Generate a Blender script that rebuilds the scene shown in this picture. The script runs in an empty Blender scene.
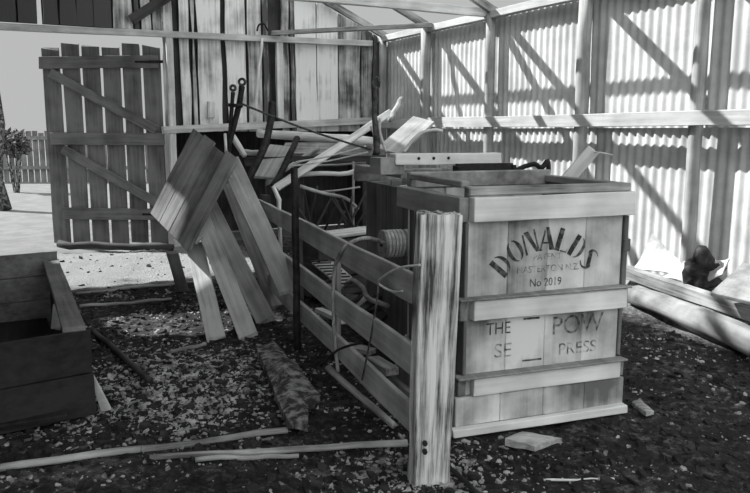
import bpy, bmesh, math, random
from mathutils import Vector, Matrix, noise
random.seed(7)
C = bpy.context.scene.collection
V = Vector
# ------------------------------------------------------------------ camera geometry
CAMZ = 1.6; F = 740.0; TH = math.atan(116.5/740)
def ray(px, py):
    v = 246.5-py
    return V((px-375, math.cos(TH)*F+math.sin(TH)*v, math.cos(TH)*v-math.sin(TH)*F))
def G(px, py, z=0.0):            # point at height z
    d = ray(px, py); return V((0,0,CAMZ))+d*((z-CAMZ)/d.z)
def DY(px, py, Y):               # point at distance Y into the shed
    d = ray(px, py); return V((0,0,CAMZ))+d*(Y/d.y)
C0 = V((.13,12,0)); BB = V((.8797,.4755,0)); AA = V((-.4755,.8797,0))
def S(u, t, z): return C0-BB*u-AA*t+V((0,0,z))      # shed frame: u from right wall, t from back wall
def WR(px, py, u=0.0):           # on plane parallel to right wall at u
    d = ray(px, py); n = -BB; o = V((0,0,CAMZ)); k = ((S(u,0,0)-o).dot(n))/d.dot(n); return o+d*k
def WB(px, py, t=0.0):
    d = ray(px, py); n = -AA; o = V((0,0,CAMZ)); k = ((S(0,t,0)-o).dot(n))/d.dot(n); return o+d*k
def toS(p):
    q = p-C0; return (-q.dot(BB), -q.dot(AA), p.z)

# ------------------------------------------------------------------ materials
TINT = (.985,1.0,.992)
def g(v): return (v*TINT[0], v*TINT[1], v*TINT[2], 1)
def mat_wood(name, lo, hi, axis='X', scale=1.0, rough=.85, bump=.35, stain=.5):
    m = bpy.data.materials.new(name); m.use_nodes = True
    nt = m.node_tree; N = nt.nodes; L = nt.links
    b = N['Principled BSDF']; b.inputs['Roughness'].default_value = rough
    b.inputs['Specular IOR Level'].default_value = .25
    tc = N.new('ShaderNodeTexCoord')
    oi = N.new('ShaderNodeObjectInfo')
    mul = N.new('ShaderNodeVectorMath'); mul.operation = 'MULTIPLY'
    s = {'X':(1.2,26,26),'Y':(26,1.2,26),'Z':(26,26,1.2)}[axis]
    mul.inputs[1].default_value = tuple(k*scale for k in s)
    L.new(tc.outputs['Object'], mul.inputs[0])
    add = N.new('ShaderNodeVectorMath'); add.operation = 'ADD'
    sc = N.new('ShaderNodeMath'); sc.operation = 'MULTIPLY'; sc.inputs[1].default_value = 37
    L.new(oi.outputs['Random'], sc.inputs[0]); L.new(mul.outputs[0], add.inputs[0]); L.new(sc.outputs[0], add.inputs[1])
    n1 = N.new('ShaderNodeTexNoise'); n1.inputs['Scale'].default_value = 1; n1.inputs['Detail'].default_value = 6; n1.inputs['Roughness'].default_value = .65
    L.new(add.outputs[0], n1.inputs['Vector'])
    n2 = N.new('ShaderNodeTexNoise'); n2.inputs['Scale'].default_value = 3.0; n2.inputs['Detail'].default_value = 5
    ad2 = N.new('ShaderNodeVectorMath'); ad2.operation = 'ADD'
    L.new(tc.outputs['Object'], ad2.inputs[0]); L.new(sc.outputs[0], ad2.inputs[1]); L.new(ad2.outputs[0], n2.inputs['Vector'])
    mx = N.new('ShaderNodeMix'); mx.data_type = 'FLOAT'; mx.inputs[0].default_value = stain
    L.new(n1.outputs[0], mx.inputs[2]); L.new(n2.outputs[0], mx.inputs[3])
    at = N.new('ShaderNodeAttribute'); at.attribute_name = 'tone'
    ad = N.new('ShaderNodeMath'); ad.operation = 'ADD'
    L.new(mx.outputs[0], ad.inputs[0]); L.new(at.outputs['Fac'], ad.inputs[1])
    cr = N.new('ShaderNodeValToRGB')
    cr.color_ramp.elements[0].position = .36; cr.color_ramp.elements[0].color = g(lo)
    cr.color_ramp.elements[1].position = .62; cr.color_ramp.elements[1].color = g(hi)
    L.new(ad.outputs[0], cr.inputs[0]); L.new(cr.outputs[0], b.inputs['Base Color'])
    bp = N.new('ShaderNodeBump'); bp.inputs['Strength'].default_value = bump; bp.inputs['Distance'].default_value = .01
    L.new(n1.outputs[0], bp.inputs['Height']); L.new(bp.outputs[0], b.inputs['Normal'])
    return m
def mat_rough(name, lo, hi, scale=8, rough=.9, metal=0, bump=.5, lo_p=.4, hi_p=.62):
    m = bpy.data.materials.new(name); m.use_nodes = True
    nt = m.node_tree; N = nt.nodes; L = nt.links
    b = N['Principled BSDF']; b.inputs['Roughness'].default_value = rough; b.inputs['Metallic'].default_value = metal
    b.inputs['Specular IOR Level'].default_value = .25
    tc = N.new('ShaderNodeTexCoord')
    n1 = N.new('ShaderNodeTexNoise'); n1.inputs['Scale'].default_value = scale; n1.inputs['Detail'].default_value = 8; n1.inputs['Roughness'].default_value = .65
    L.new(tc.outputs['Object'], n1.inputs['Vector'])
    cr = N.new('ShaderNodeValToRGB')
    cr.color_ramp.elements[0].position = lo_p; cr.color_ramp.elements[0].color = g(lo)
    cr.color_ramp.elements[1].position = hi_p; cr.color_ramp.elements[1].color = g(hi)
    L.new(n1.outputs[0], cr.inputs[0]); L.new(cr.outputs[0], b.inputs['Base Color'])
    bp = N.new('ShaderNodeBump'); bp.inputs['Strength'].default_value = bump; bp.inputs['Distance'].default_value = .02
    L.new(n1.outputs[0], bp.inputs['Height']); L.new(bp.outputs[0], b.inputs['Normal'])
    return m
M = {}
M['grey']   = mat_wood('weathered timber', .05, .42, scale=1.4)
M['greyz']  = mat_wood('weathered upright boards', .08, .74, 'Z', .8)
M['pale']   = mat_wood('pale bleached timber', .34, .70, bump=.3)
M['palez']  = mat_wood('pale upright timber', .32, .60, 'Z')
M['dark']   = mat_wood('dark timber', .015, .07)
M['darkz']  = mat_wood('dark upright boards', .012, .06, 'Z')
M['mid']    = mat_wood('grey sawn board', .15, .40, scale=1.2, bump=.2)
M['door']   = mat_wood('door timber', .05, .17)
M['doorz']  = mat_wood('door boards', .05, .17, 'Z')
M['rail']   = mat_wood('smooth rail board', .17, .44, bump=.2, scale=.8, stain=.6)
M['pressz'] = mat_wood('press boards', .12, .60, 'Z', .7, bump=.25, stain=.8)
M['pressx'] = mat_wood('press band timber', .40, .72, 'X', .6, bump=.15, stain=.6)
M['pressy'] = mat_wood('press side timber', .10, .30, 'Y', .6, bump=.2)  # on the side bands, their shade is put into this darker colour
M['pressd'] = mat_wood('press dark and shaded timber', .05, .16, 'Z', .6, bump=.2)  # dark timber; on the press sides their shade is put into the colour
M['post']   = mat_wood('split fence post', .05, .62, 'Z', 1.5, bump=1.0, stain=.35)
M['iron']   = mat_rough('black iron', .008, .03, 14, .6, .3)
M['rust']   = mat_rough('rusty iron', .02, .09, 20, .8)
M['panelw'] = mat_wood('panel boards', .05, .22)
M['wallx'] = mat_wood('wall rail timber', .26, .46)
M['wallz'] = mat_wood('wall post timber', .16, .40, 'Z')
M['wire']   = mat_rough('pale wire', .35, .5, 20, .6)
M['post'].node_tree.nodes['Color Ramp'].color_ramp.elements[0].position=.41; M['post'].node_tree.nodes['Color Ramp'].color_ramp.elements[1].position=.56
M['galv']   = mat_rough('galvanised sheet', .40, .56, 2.2, .6, 0, .05)
M['roof']   = mat_rough('rusted roof sheet', .04, .1, 2.2, .8, 0, .1)
M['bark']   = mat_rough('bark slab', .03, .26, 14, .95, lo_p=.45)
M['log']    = mat_wood('barkless log', .06, .30, 'X', .6, stain=.75)
M['logend'] = mat_rough('log end', .1, .25, 10)
M['paper']  = mat_rough('pale debris', .3, .45, 6, .8)
M['chip']   = mat_rough('pale chips', .10, .42, 9, .95)
M['clod']   = mat_rough('dark clods', .008, .035, 9, .95)
M['leaf']   = mat_rough('foliage', .03, .12, 9, .9)
M['farfence'] = mat_wood('distant fence timber', .08, .2, 'Z')
M['concrete'] = mat_rough('concrete slab', .16, .28, 5)

# ------------------------------------------------------------------ mesh builder
class MB:
    def __init__(s): s.v=[]; s.f=[]; s.t=[]; s.mi=[]
    def add(s, vs, fs, tone=0, mi=0):
        k=len(s.v); s.v += [V(p) for p in vs]
        for f in fs: s.f.append([i+k for i in f]); s.t.append(tone); s.mi.append(mi)
    def box(s, x0,x1,y0,y1,z0,z1, tone=0, mi=0, M4=None):
        vs=[V((x,y,z)) for z in (z0,z1) for y in (y0,y1) for x in (x0,x1)]
        if M4: vs=[M4@p for p in vs]
        s.add(vs,[(0,2,3,1),(4,5,7,6),(0,1,5,4),(2,6,7,3),(0,4,6,2),(1,3,7,5)],tone,mi)
    def plank(s, L, w, t, seg=8, wob=.006, rag=.01, tone=0, M4=None, x0=0, taper=1.0):
        """long box on local x with slightly uneven faces and ragged ends"""
        vs=[]; fs=[]; sd=random.random()*50
        jag=[[random.uniform(-rag,rag) for _ in range(4)] for _ in range(2)]
        for i in range(seg+1):
            a=i/seg; x=x0+L*a; k=1+(taper-1)*a
            n=lambda j: noise.noise(V((x*2.2+sd, j*9.1, sd)))*wob
            c=[(-w/2*k+n(0),-t/2+n(1)),(w/2*k+n(2),-t/2+n(3)),(w/2*k+n(4),t/2+n(5)),(-w/2*k+n(6),t/2+n(7))]
            bow=noise.noise(V((x*.7+sd,3,sd)))*wob*1.5
            for j,(y,z) in enumerate(c):
                xx=x+(jag[0][j] if i==0 else jag[1][j] if i==seg else 0)
                vs.append(V((xx,y+bow,z+bow*.5)))
        for i in range(seg):
            for j in range(4):
                p=i*4+j; q=i*4+(j+1)%4
                fs.append((p,q,q+4,p+4))
        fs.append((3,2,1,0)); e=seg*4; fs.append((e,e+1,e+2,e+3))
        if M4: vs=[M4@p for p in vs]
        s.add(vs,fs,tone)
    def tube(s, pts, rad, n=10, tone=0, wob=0, cap=True, mi=0):
        pts=[V(p) for p in pts]
        if not hasattr(rad,'__len__'): rad=[rad]*len(pts)
        up=V((0,0,1)); vs=[]; fs=[]; sd=random.random()*40
        d0=(pts[1]-pts[0]).normalized()
        u=d0.cross(up); u = u.normalized() if u.length>.05 else V((1,0,0))
        for i,p in enumerate(pts):
            d=(pts[min(i+1,len(pts)-1)]-pts[max(i-1,0)]).normalized()
            u=(u-d*u.dot(d)).normalized(); w=d.cross(u)
            for j in range(n):
                a=2*math.pi*j/n; r=rad[i]*(1+wob*noise.noise(V((math.cos(a)*1.5+sd,math.sin(a)*1.5,i*.4+sd))))
                vs.append(p+u*math.cos(a)*r+w*math.sin(a)*r)
        for i in range(len(pts)-1):
            for j in range(n):
                k=(j+1)%n; fs.append((i*n+j,i*n+k,(i+1)*n+k,(i+1)*n+j))
        if cap: fs.append(tuple(reversed(range(n)))); e=(len(pts)-1)*n; fs.append(tuple(range(e,e+n)))
        s.add(vs,fs,tone,mi)
    def build(s, name, mats, parent=None, mw=None, bevel=0, smooth=False):
        me=bpy.data.meshes.new(name); me.from_pydata([tuple(p) for p in s.v],[],s.f); 
        at=me.attributes.new('tone','FLOAT','FACE')
        for i,t in enumerate(s.t): at.data[i].value=t
        if not isinstance(mats,(list,tuple)): mats=[mats]
        for m in mats: me.materials.append(m)
        for i,p in enumerate(me.polygons): p.material_index=s.mi[i]; p.use_smooth=smooth
        bm=bmesh.new(); bm.from_mesh(me); bmesh.ops.recalc_face_normals(bm,faces=bm.faces); bm.to_mesh(me); bm.free()
        o=bpy.data.objects.new(name,me); C.objects.link(o)
        if mw is not None: o.matrix_world=mw
        if parent is not None:
            o.parent=parent; 
        if bevel:
            b=o.modifiers.new('bevel','BEVEL'); b.width=bevel; b.segments=1; b.limit_method='ANGLE'
        return o
def tag(o, label=None, cat=None, group=None, kind=None):
    if label: o['label']=label
    if cat: o['category']=cat
    if group: o['group']=group
    if kind: o['kind']=kind
    return o
def empty(name, loc=(0,0,0), rz=0):
    o=bpy.data.objects.new(name,None); C.objects.link(o); o.location=loc; o.rotation_euler=(0,0,rz); o.empty_display_size=.1; return o
def frame(p0,p1,nrm):
    x=(p1-p0).normalized(); z=V(nrm); z=z-x*z.dot(x)
    if z.length<1e-4: z=V((1,0,0))-x*x.x
    z.normalize(); y=z.cross(x)
    m=Matrix((x,y,z)).transposed().to_4x4(); m.translation=p0; return m
def rel(parent, mw):       # local matrix for a child of an (unscaled) parent
    return parent_matrix(parent).inverted()@mw
def parent_matrix(p):
    m=p.matrix_basis.copy()
    return m if p.parent is None else parent_matrix(p.parent)@m
def child(o, parent, mw):
    o.parent=parent; o.matrix_basis=rel(parent,mw); return o
def plank(name,p0,p1,w,t,mat,nrm=(0,0,1),parent=None,wob=.006,rag=.012,seg=10,bevel=.004,taper=1.0,tone=0):
    p0=V(p0);p1=V(p1)
    b=MB(); b.plank((p1-p0).length,w,t,seg,wob,rag,taper=taper,tone=tone); mw=frame(p0,p1,nrm)
    o=b.build(name,mat,bevel=bevel)
    if parent: child(o,parent,mw)
    else: o.matrix_world=mw
    return o
def pole(name,pts,rad,mat,parent=None,n=12,wob=.15,smooth=True):
    pts=[V(p) for p in pts]; mw=frame(pts[0],pts[-1],(0,.3,1)); inv=mw.inverted()
    b=MB(); b.tube([inv@p for p in pts],rad,n,0,wob)
    o=b.build(name,mat,smooth=smooth)
    if parent: child(o,parent,mw)
    else: o.matrix_world=mw
    return o
def lerp(a,b,k): return V(a)*(1-k)+V(b)*k
def curve_pts(P,n=6):      # Catmull-Rom through points
    P=[V(p) for p in P]; out=[]
    for i in range(len(P)-1):
        p0=P[max(i-1,0)];p1=P[i];p2=P[i+1];p3=P[min(i+2,len(P)-1)]
        for k in range(n):
            t=k/n; out.append(.5*((2*p1)+(-p0+p2)*t+(2*p0-5*p1+4*p2-p3)*t*t+(-p0+3*p1-3*p2+p3)*t**3))
    out.append(P[-1]); return out
def rpole(name,p0,p1,r0,r1,mat,label=None,cat=None,bend=.02,parent=None,group=None,n=12,wob=.2):
    p0=V(p0);p1=V(p1); k=9; sd=random.random()*90
    pts=[lerp(p0,p1,i/k)+V((0,0,1))*bend*noise.noise(V((i*.45,sd,0)))*(1 if 0<i<k else .3)+V((1,0,0))*bend*noise.noise(V((i*.45,0,sd))) for i in range(k+1)]
    o=pole(name,pts,[r0+(r1-r0)*i/k for i in range(k+1)],mat,parent,n,wob)
    if label: tag(o,label,cat,group)
    return o

# ------------------------------------------------------------------ floor and yard
def soil_mat():
    m=bpy.data.materials.new('trodden earth floor'); m.use_nodes=True
    N=m.node_tree.nodes; L=m.node_tree.links; b=N['Principled BSDF']; b.inputs['Roughness'].default_value=.95; b.inputs['Specular IOR Level'].default_value=.15
    tc=N.new('ShaderNodeTexCoord')
    n1=N.new('ShaderNodeTexNoise'); n1.inputs['Scale'].default_value=1.1; n1.inputs['Detail'].default_value=4
    n2=N.new('ShaderNodeTexNoise'); n2.inputs['Scale'].default_value=16; n2.inputs['Detail'].default_value=8; n2.inputs['Roughness'].default_value=.75
    n3=N.new('ShaderNodeTexNoise'); n3.inputs['Scale'].default_value=45; n3.inputs['Detail'].default_value=4
    for n in (n1,n2,n3): L.new(tc.outputs['Object'],n.inputs['Vector'])
    mx=N.new('ShaderNodeMix'); mx.data_type='FLOAT'; mx.inputs[0].default_value=.55
    L.new(n1.outputs[0],mx.inputs[2]); L.new(n2.outputs[0],mx.inputs[3])
    cr=N.new('ShaderNodeValToRGB'); e=cr.color_ramp.elements
    e[0].position=.40; e[0].color=g(.010); e[1].position=.70; e[1].color=g(.2)
    k=e.new(.53); k.color=g(.03)
    L.new(mx.outputs[0],cr.inputs[0])
    # sunlit strip by the doorway painted in as paler earth, plus pale wall bank
    at=N.new('ShaderNodeAttribute'); at.attribute_name='sun_and_dust'
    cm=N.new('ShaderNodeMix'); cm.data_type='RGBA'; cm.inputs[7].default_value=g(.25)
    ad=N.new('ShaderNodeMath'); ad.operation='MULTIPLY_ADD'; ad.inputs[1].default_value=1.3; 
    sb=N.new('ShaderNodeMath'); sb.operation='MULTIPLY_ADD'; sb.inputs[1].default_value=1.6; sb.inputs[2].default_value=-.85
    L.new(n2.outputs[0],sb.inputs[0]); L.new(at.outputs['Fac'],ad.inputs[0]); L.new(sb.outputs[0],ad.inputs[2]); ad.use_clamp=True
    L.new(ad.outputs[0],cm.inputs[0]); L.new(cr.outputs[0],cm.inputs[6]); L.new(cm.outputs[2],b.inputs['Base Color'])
    bp=N.new('ShaderNodeBump'); bp.inputs['Strength'].default_value=.9; bp.inputs['Distance'].default_value=.03
    av=N.new('ShaderNodeMath'); av.operation='ADD'; L.new(n2.outputs[0],av.inputs[0]); L.new(n3.outputs[0],av.inputs[1])
    L.new(av.outputs[0],bp.inputs['Height']); L.new(bp.outputs[0],b.inputs['Normal'])
    return m
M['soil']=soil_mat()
def sstep(a,b,x):
    k=max(0,min(1,(x-a)/(b-a))); return k*k*(3-2*k)
def ground_z(x,y):
    u,t,_=toS(V((x,y,0)))
    bank=.24*sstep(.85,.2,u+.25*noise.noise(V((x*1.8,y*1.8,7))))*sstep(3.2,4.2,t)*sstep(9,7.5,t)
    return bank+.035*noise.noise(V((x*1.3,y*1.3,0)))+.02*noise.noise(V((x*4.5,y*4.5,3)))-.02
def make_floor():
    me=bpy.data.meshes.new('floor'); vs=[];fs=[]; nu=150; nt=190; sun_and_dust=[]
    for j in range(nt+1):
        for i in range(nu+1):
            u=9.0*i/nu; t=-.0+12.5*j/nt
            p=S(u,t,0); p.z=ground_z(p.x,p.y)+.008*noise.noise(V((p.x*14,p.y*14,1)))
            vs.append(tuple(p))
            d=sstep(3.0,1.9,t+.5*noise.noise(V((p.x*2,p.y*2,8))))*sstep(2.2,3.2,u)  # sunlight by the doorway painted as paler floor
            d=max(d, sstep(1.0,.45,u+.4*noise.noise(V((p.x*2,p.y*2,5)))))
            sun_and_dust.append(d)
    for j in range(nt):
        for i in range(nu):
            a=j*(nu+1)+i; fs.append((a,a+1,a+nu+2,a+nu+1))
    me.from_pydata(vs,[],fs); at=me.attributes.new('sun_and_dust','FLOAT','POINT')
    for i,d in enumerate(sun_and_dust): at.data[i].value=d
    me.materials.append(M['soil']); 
    for p in me.polygons: p.use_smooth=True
    bm=bmesh.new(); bm.from_mesh(me); bmesh.ops.recalc_face_normals(bm,faces=bm.faces)
    if sum(f.normal.z for f in bm.faces)<0: bmesh.ops.reverse_faces(bm,faces=bm.faces)
    bm.to_mesh(me); bm.free()
    o=bpy.data.objects.new('floor',me); C.objects.link(o); tag(o,kind='structure'); return o
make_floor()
M['yard']=mat_rough('pale yard ground',.13,.17,3,.95)
b=MB()
n=40
for j in range(n):
    for i in range(n):
        def q(i,j):
            x=-45+90*i/n; y=-30+90*j/n; return V((x,y,-.07))
        b.add([q(i,j),q(i+1,j),q(i+1,j+1),q(i,j+1)],[(0,1,2,3)])
tag(b.build('trim_1',M['yard']),kind='structure')

# ------------------------------------------------------------------ walls
RS=.445; RIDGE=4.5; SW=9.0
def roofz(u): return 3.02+RS*(u if u<RIDGE else 2*RIDGE-u)
SM=Matrix((-BB,-AA,V((0,0,1)))).transposed().to_4x4(); SM.translation=C0   # shed frame matrix (mirror free?)
# SM has det sign; keep world coords instead for meshes
def shed_box(b,u0,u1,t0,t1,z0,z1,tone=0,mi=0,ztop=None):
    vs=[S(u,t,z) for z in (0,1) for t in (t0,t1) for u in (u0,u1)]
    k=0
    for zi in (0,1):
        for t in (t0,t1):
            for u in (u0,u1):
                vs[k].z = z0 if zi==0 else (ztop(u) if ztop else z1); k+=1
    b.add(vs,[(0,2,3,1),(4,5,7,6),(0,1,5,4),(2,6,7,3),(0,4,6,2),(1,3,7,5)],tone,mi)
wall_back=empty('wall_back',S(4.5,0,0)); tag(wall_back,kind='structure')
def attach(o,par): 
    mw=o.matrix_basis.copy(); child(o,par,mw); return o
# upper boards
jamb=toS(WB(170,100))[0]
b=MB(); rnd=random.Random(3)
# measured left and right edges of the boards along the wall, with their own tone
BOARDS=[(373.5,382,-.2),(361.5,372,-.1),(339,360.5,-.04),(317.5,338,.13),(296,316.5,.14),(291,295,-.15),(282.5,289.5,-.08),(264,269,-.12),
 (249,262,.03),(227.5,246,.08),(199,222,.09),(193.5,196.5,-.05),(181,190.5,.02),(164,174.5,.0),(152,162.8,-.14),(140,150.5,-.05),
 (134,138.5,-.2),(113,132,.0),(94,111,-.25),(77,92.5,-.28),(60,76,-.24),(42.5,58.5,-.28),(18,36.5,-.3),(-5,16,-.28),(-40,-7,-.25),(-80,-42,-.2),(-120,-82,-.2)]
for k,(xa,xb,tone) in enumerate(BOARDS):
    py=80 if xa>=164 else 12
    u=toS(WB(xb,py))[0]; u1=min(toS(WB(xa,py))[0],SW)
    if u>=SW: continue
    z0=1.58 if xa>=164 else 2.93
    nz=14; vs=[]
    for q in range(nz+1):
        for tt in (0,.03):
            for s_,uu in ((0,u),(1,u1)):
                z=z0+(roofz(uu)-.02-z0)*q/nz
                du=.022*noise.noise(V((z*1.9,k*7.3+s_*3,0)))
                vs.append(S(uu+du,-tt,z))
    fs=[]
    for q in range(nz):
        a=q*4; B=(q+1)*4
        for (i,j) in ((0,1),(1,3),(3,2),(2,0)): fs.append((a+i,a+j,B+j,B+i))
    fs.append((0,2,3,1)); e=nz*4; fs.append((e,e+1,e+3,e+2))
    b.add(vs,fs,tone)
ub=b.build('upright_boards',M['greyz']); attach(ub,wall_back)
# dark outer layer behind the gaps
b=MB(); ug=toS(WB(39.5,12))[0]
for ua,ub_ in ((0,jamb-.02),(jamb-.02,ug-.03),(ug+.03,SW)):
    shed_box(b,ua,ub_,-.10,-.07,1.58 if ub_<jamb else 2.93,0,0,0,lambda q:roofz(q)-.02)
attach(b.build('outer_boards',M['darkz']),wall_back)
# left of the opening
b=MB(); u=7.3
while u<SW:
    shed_box(b,u,u+.24,-.03,0,-.05,2.95,rnd.uniform(-.1,.1)); u+=.245
attach(b.build('side_boards',M['greyz']),wall_back)
# recess under the rail: closed lean-to shape added so this part falls dark
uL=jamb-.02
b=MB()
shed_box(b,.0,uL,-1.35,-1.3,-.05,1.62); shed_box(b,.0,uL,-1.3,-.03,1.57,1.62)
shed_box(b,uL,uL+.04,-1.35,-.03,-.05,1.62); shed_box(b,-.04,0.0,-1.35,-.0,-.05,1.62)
attach(b.build('added_recess_boards',M['darkz']),wall_back)
# plate, rail, studs
def shbeam(name,p0,p1,w,t,mat,par,nrm=-AA,**k):
    return plank(name,p0,p1,w,t,mat,nrm,parent=par,**k)
shbeam('top_plate',WB(-60,24,.06),WB(372,43.5,.06),.085,.07,M['pale'],wall_back,tone=-.06)
shbeam('middle_rail',WB(163,130,.07),WB(384,120.5,.07),.10,.08,M['pale'],wall_back,tone=-.06)
def stud(px,y0,y1,w,name='stud',mat=None,t=.05):
    p0=WB(px,y0,t); p1=p0.copy(); p1.z=WB(px,y1,t).z
    return plank(name,p1,p0,w,.07,mat or M['pale'],-AA,parent=wall_back)
plank('brace',WB(131,20,.05),WB(172,-6,.05),.13,.05,M['dark'],-AA,parent=wall_back)
stud(168.5,36,250,.085,'door_post'); stud(279,38,119,.10)
# right wall -------------------------------------------------------
def tpx(px,py=60,u=0): return toS(WR(px,py,u))[1]
wall_right=empty('wall_right',S(0,5,0)); tag(wall_right,kind='structure')
PITCH=.105; AMP=.0085
def corr(z0,z1,t0,t1,uoff,seed,drop=.03):
    b=MB(); n=int((t1-t0)/PITCH*8); rn=random.Random(seed)
    heights={}
    rows=6
    vs=[];fs=[]
    for i in range(n+1):
        t=t0+(t1-t0)*i/n
        sh=int(t/.76); 
        if sh not in heights: heights[sh]=rn.uniform(-drop,drop)
        for r in range(rows+1):
            z=z0+(z1+heights[sh]*0-z0)*r/rows
            if r==rows: z+=heights[sh]
            bulge=.015*noise.noise(V((t*.6,z*.6,seed)))
            vs.append(S(-uoff+AMP*math.cos(2*math.pi*t/PITCH)+bulge,t,z))
    for i in range(n):
        for r in range(rows):
            a=i*(rows+1)+r; fs.append((a,a+1,a+rows+2,a+rows+1))
    b.add(vs,fs); return b
WL=12.3
b=corr(1.62,3.0,0,WL,.03,1); attach(b.build('upper_sheets',M['galv'],smooth=True),wall_right)
b=corr(-.05,1.70,0,WL,.075,2); attach(b.build('lower_sheets',M['galv'],smooth=True),wall_right)
PT=[tpx(430),tpx(495),tpx(589),tpx(706)]

d=PT[3]-PT[2]; PT+= [PT[3]+d, PT[3]+2*d, PT[3]+3*d,PT[3]+4*d]
PT=[.12]+[t for t in PT if t<WL]
for i,t in enumerate(PT):
    r=.06+.012*(i%2)
    pp=[S(.075+.01*noise.noise(V((i*3,q,0))),t+.012*noise.noise(V((i*3,q*.7,5))),-.05+3.05*q/8) for q in range(9)]
    mw=Matrix.Translation(pp[0]); bb=MB(); bb.tube([p-pp[0] for p in pp],[r*(1.08-.012*q) for q in range(9)],12,0,.2)
    o=bb.build('wall_post',M['wallz'],smooth=True); child(o,wall_right,mw)
plank('middle_rail',S(.16,-.0,1.70),S(.16,WL,1.70),.13,.06,M['wallx'],-BB,parent=wall_right,seg=26,tone=.05)
plank('eave_plate',S(.07,-.0,3.0),S(.07,WL,3.0),.09,.10,M['wallx'],-BB,parent=wall_right,seg=26,tone=.05)
# left wall, unseen from here but it shades the shed
wall_left=None
b=MB(); t=-.0
while t<10.4:
    shed_box(b,SW,SW+.03,t,t+.245,-.05,3.0,rnd.uniform(-.1,.1)); t+=.25
tag(b.build('wall_left',M['greyz']),kind='structure')
# ------------------------------------------------------------------ roof
ceiling=empty('ceiling',S(4.5,5,3)); tag(ceiling,kind='structure')
SUN=V((-.8797*1-.4755*1.3, -.4755*1+.8797*1.3, 1.5)).normalized()
def hit_left_slope(p):
    # where the sun ray through p crosses the left roof slope
    su,st,sz=toS(C0+SUN); pu,pt,pz=toS(p)
    # z=3.02+RS*(2R-u)
    k=(3.02+RS*(2*RIDGE-pu)-pz)/(sz+RS*su); return pu+su*k, pt+st*k
def corr_roof(u0,u1,t0,t1):
    b=MB(); n=int((t1-t0)/PITCH*6); vs=[];fs=[]; rows=3
    for i in range(n+1):
        t=t0+(t1-t0)*i/n
        for r in range(rows+1):
            u=u0+(u1-u0)*r/rows
            vs.append(S(u,t,roofz(u)+.06+.015*math.cos(2*math.pi*t/PITCH)))
    for i in range(n):
        for r in range(rows):
            a=i*(rows+1)+r; fs.append((a,a+1,a+rows+2,a+rows+1))
    b.add(vs,fs); return b
# left slope iron, with a gap added to let sun onto the panel corner
pTL,pTR,pBR,pBL=DY(193,128,6.95),DY(236,161,6.5),DY(188,252,6.1),DY(150,213,6.55)
pn=(pTR-pTL).cross(pBL-pTL).normalized()
if pn.y>0: pn=-pn
def onpanel(px,py):
    d=ray(px,py); o=V((0,0,CAMZ)); return o+d*((pTL-o).dot(pn)/d.dot(pn))
TB=.05+(hit_left_slope(onpanel(159,188))[1]+hit_left_slope(onpanel(190,238))[1])/2
UB=hit_left_slope(onpanel(170,215))[0]

REND=10.2
TG0,TG1,UG0,UG1=0,0,0,0
for a_ in ((RIDGE,SW+.2,-.15,TB-.7),(RIDGE,UB-.13,TB-.7,TB),(UB+.95,SW+.2,TB-.7,TB),(RIDGE,SW+.2,TB,REND)):
    attach(corr_roof(*a_).build('roof_sheets',M['roof'],smooth=True),ceiling)
for t in PT+[REND-.05]:
    if t>REND: continue
    tt=t+.02
    plank('rafter',S(.0,tt,3.02),S(RIDGE,tt,roofz(RIDGE)-.02),.10,.06,M['grey'],AA,parent=ceiling)
    plank('rafter',S(SW,tt,3.02),S(RIDGE,tt,roofz(RIDGE)-.02),.10,.06,M['grey'],AA,parent=ceiling)
for t in PT[2:3]:
    if t>REND: continue
    plank('tie_beam',S(.02,t-.06,3.03),S(SW,t-.06,3.03),.10,.07,M['pale'],AA,parent=ceiling,seg=20)
for u in (.95,RIDGE-.1):
    plank('purlin',S(u,-.1,roofz(u)+.03),S(u,REND,roofz(u)+.03),.07,.05,M['grey'],(0,0,1),parent=ceiling,seg=24)
plank('corner_tie',WB(272,33,.12),WR(432,25,.12),.075,.06,M['grey'],(0,0,1),parent=ceiling)
# ------------------------------------------------------------------ door (swung outwards)
hl=WB(166,60,-.02); 
dY=hl.y+.02
pR=DY(165,146,dY); pL=DY(46,146,dY+.12)
door=empty('door_1',V((pR.x,pR.y,0))); tag(door,kind='structure')
dx=(V((pL.x,pL.y,0))-V((pR.x,pR.y,0))); DW=dx.length; dx.normalize(); dn=dx.cross(V((0,0,1))); 
if dn.y>0: dn=-dn

DM=Matrix((dx,dn,V((0,0,1)))).transposed().to_4x4(); DM.translation=V((pR.x,pR.y,0))
def Dp(x,y,z): return DM@V((x,y,z))
ztop=DY(100,46,dY).z; zb=-.03
b=MB(); nb=6; w=DW/nb
for i in range(nb):
    x0=.02+i*w; x1=x0+w-.045
    top=ztop+.03*math.sin(i*2.1); bot=zb+.04*math.sin(i*1.7)
    vs=[];fs=[];nz=8
    for q in range(nz+1):
        z=bot+(top-bot)*q/nz
        for yy in (0,-.03):
            for s_,xx in ((0,x0),(1,x1)):
                vs.append(Dp(xx+.008*noise.noise(V((z*1.5,i*5+s_*2,1))),yy,z+(random.uniform(-.03,.03) if q in(0,nz) else 0)))
    for q in range(nz):
        a=q*4;B=a+4
        for (i_,j_) in ((0,1),(1,3),(3,2),(2,0)): fs.append((a+i_,a+j_,B+j_,B+i_))
    fs.append((0,2,3,1)); e=nz*4; fs.append((e,e+1,e+3,e+2))
    b.add(vs,fs,rnd.uniform(-.05,.08))
attach(b.build('door_boards',M['doorz']),door)
def dz(py): return DY(100,py,dY).z
def dpx(px): # local x on the door for a pixel column
    q=DY(px,146,dY); return (V((q.x,q.y,0))-V((pR.x,pR.y,0))).dot(dx)
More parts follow.
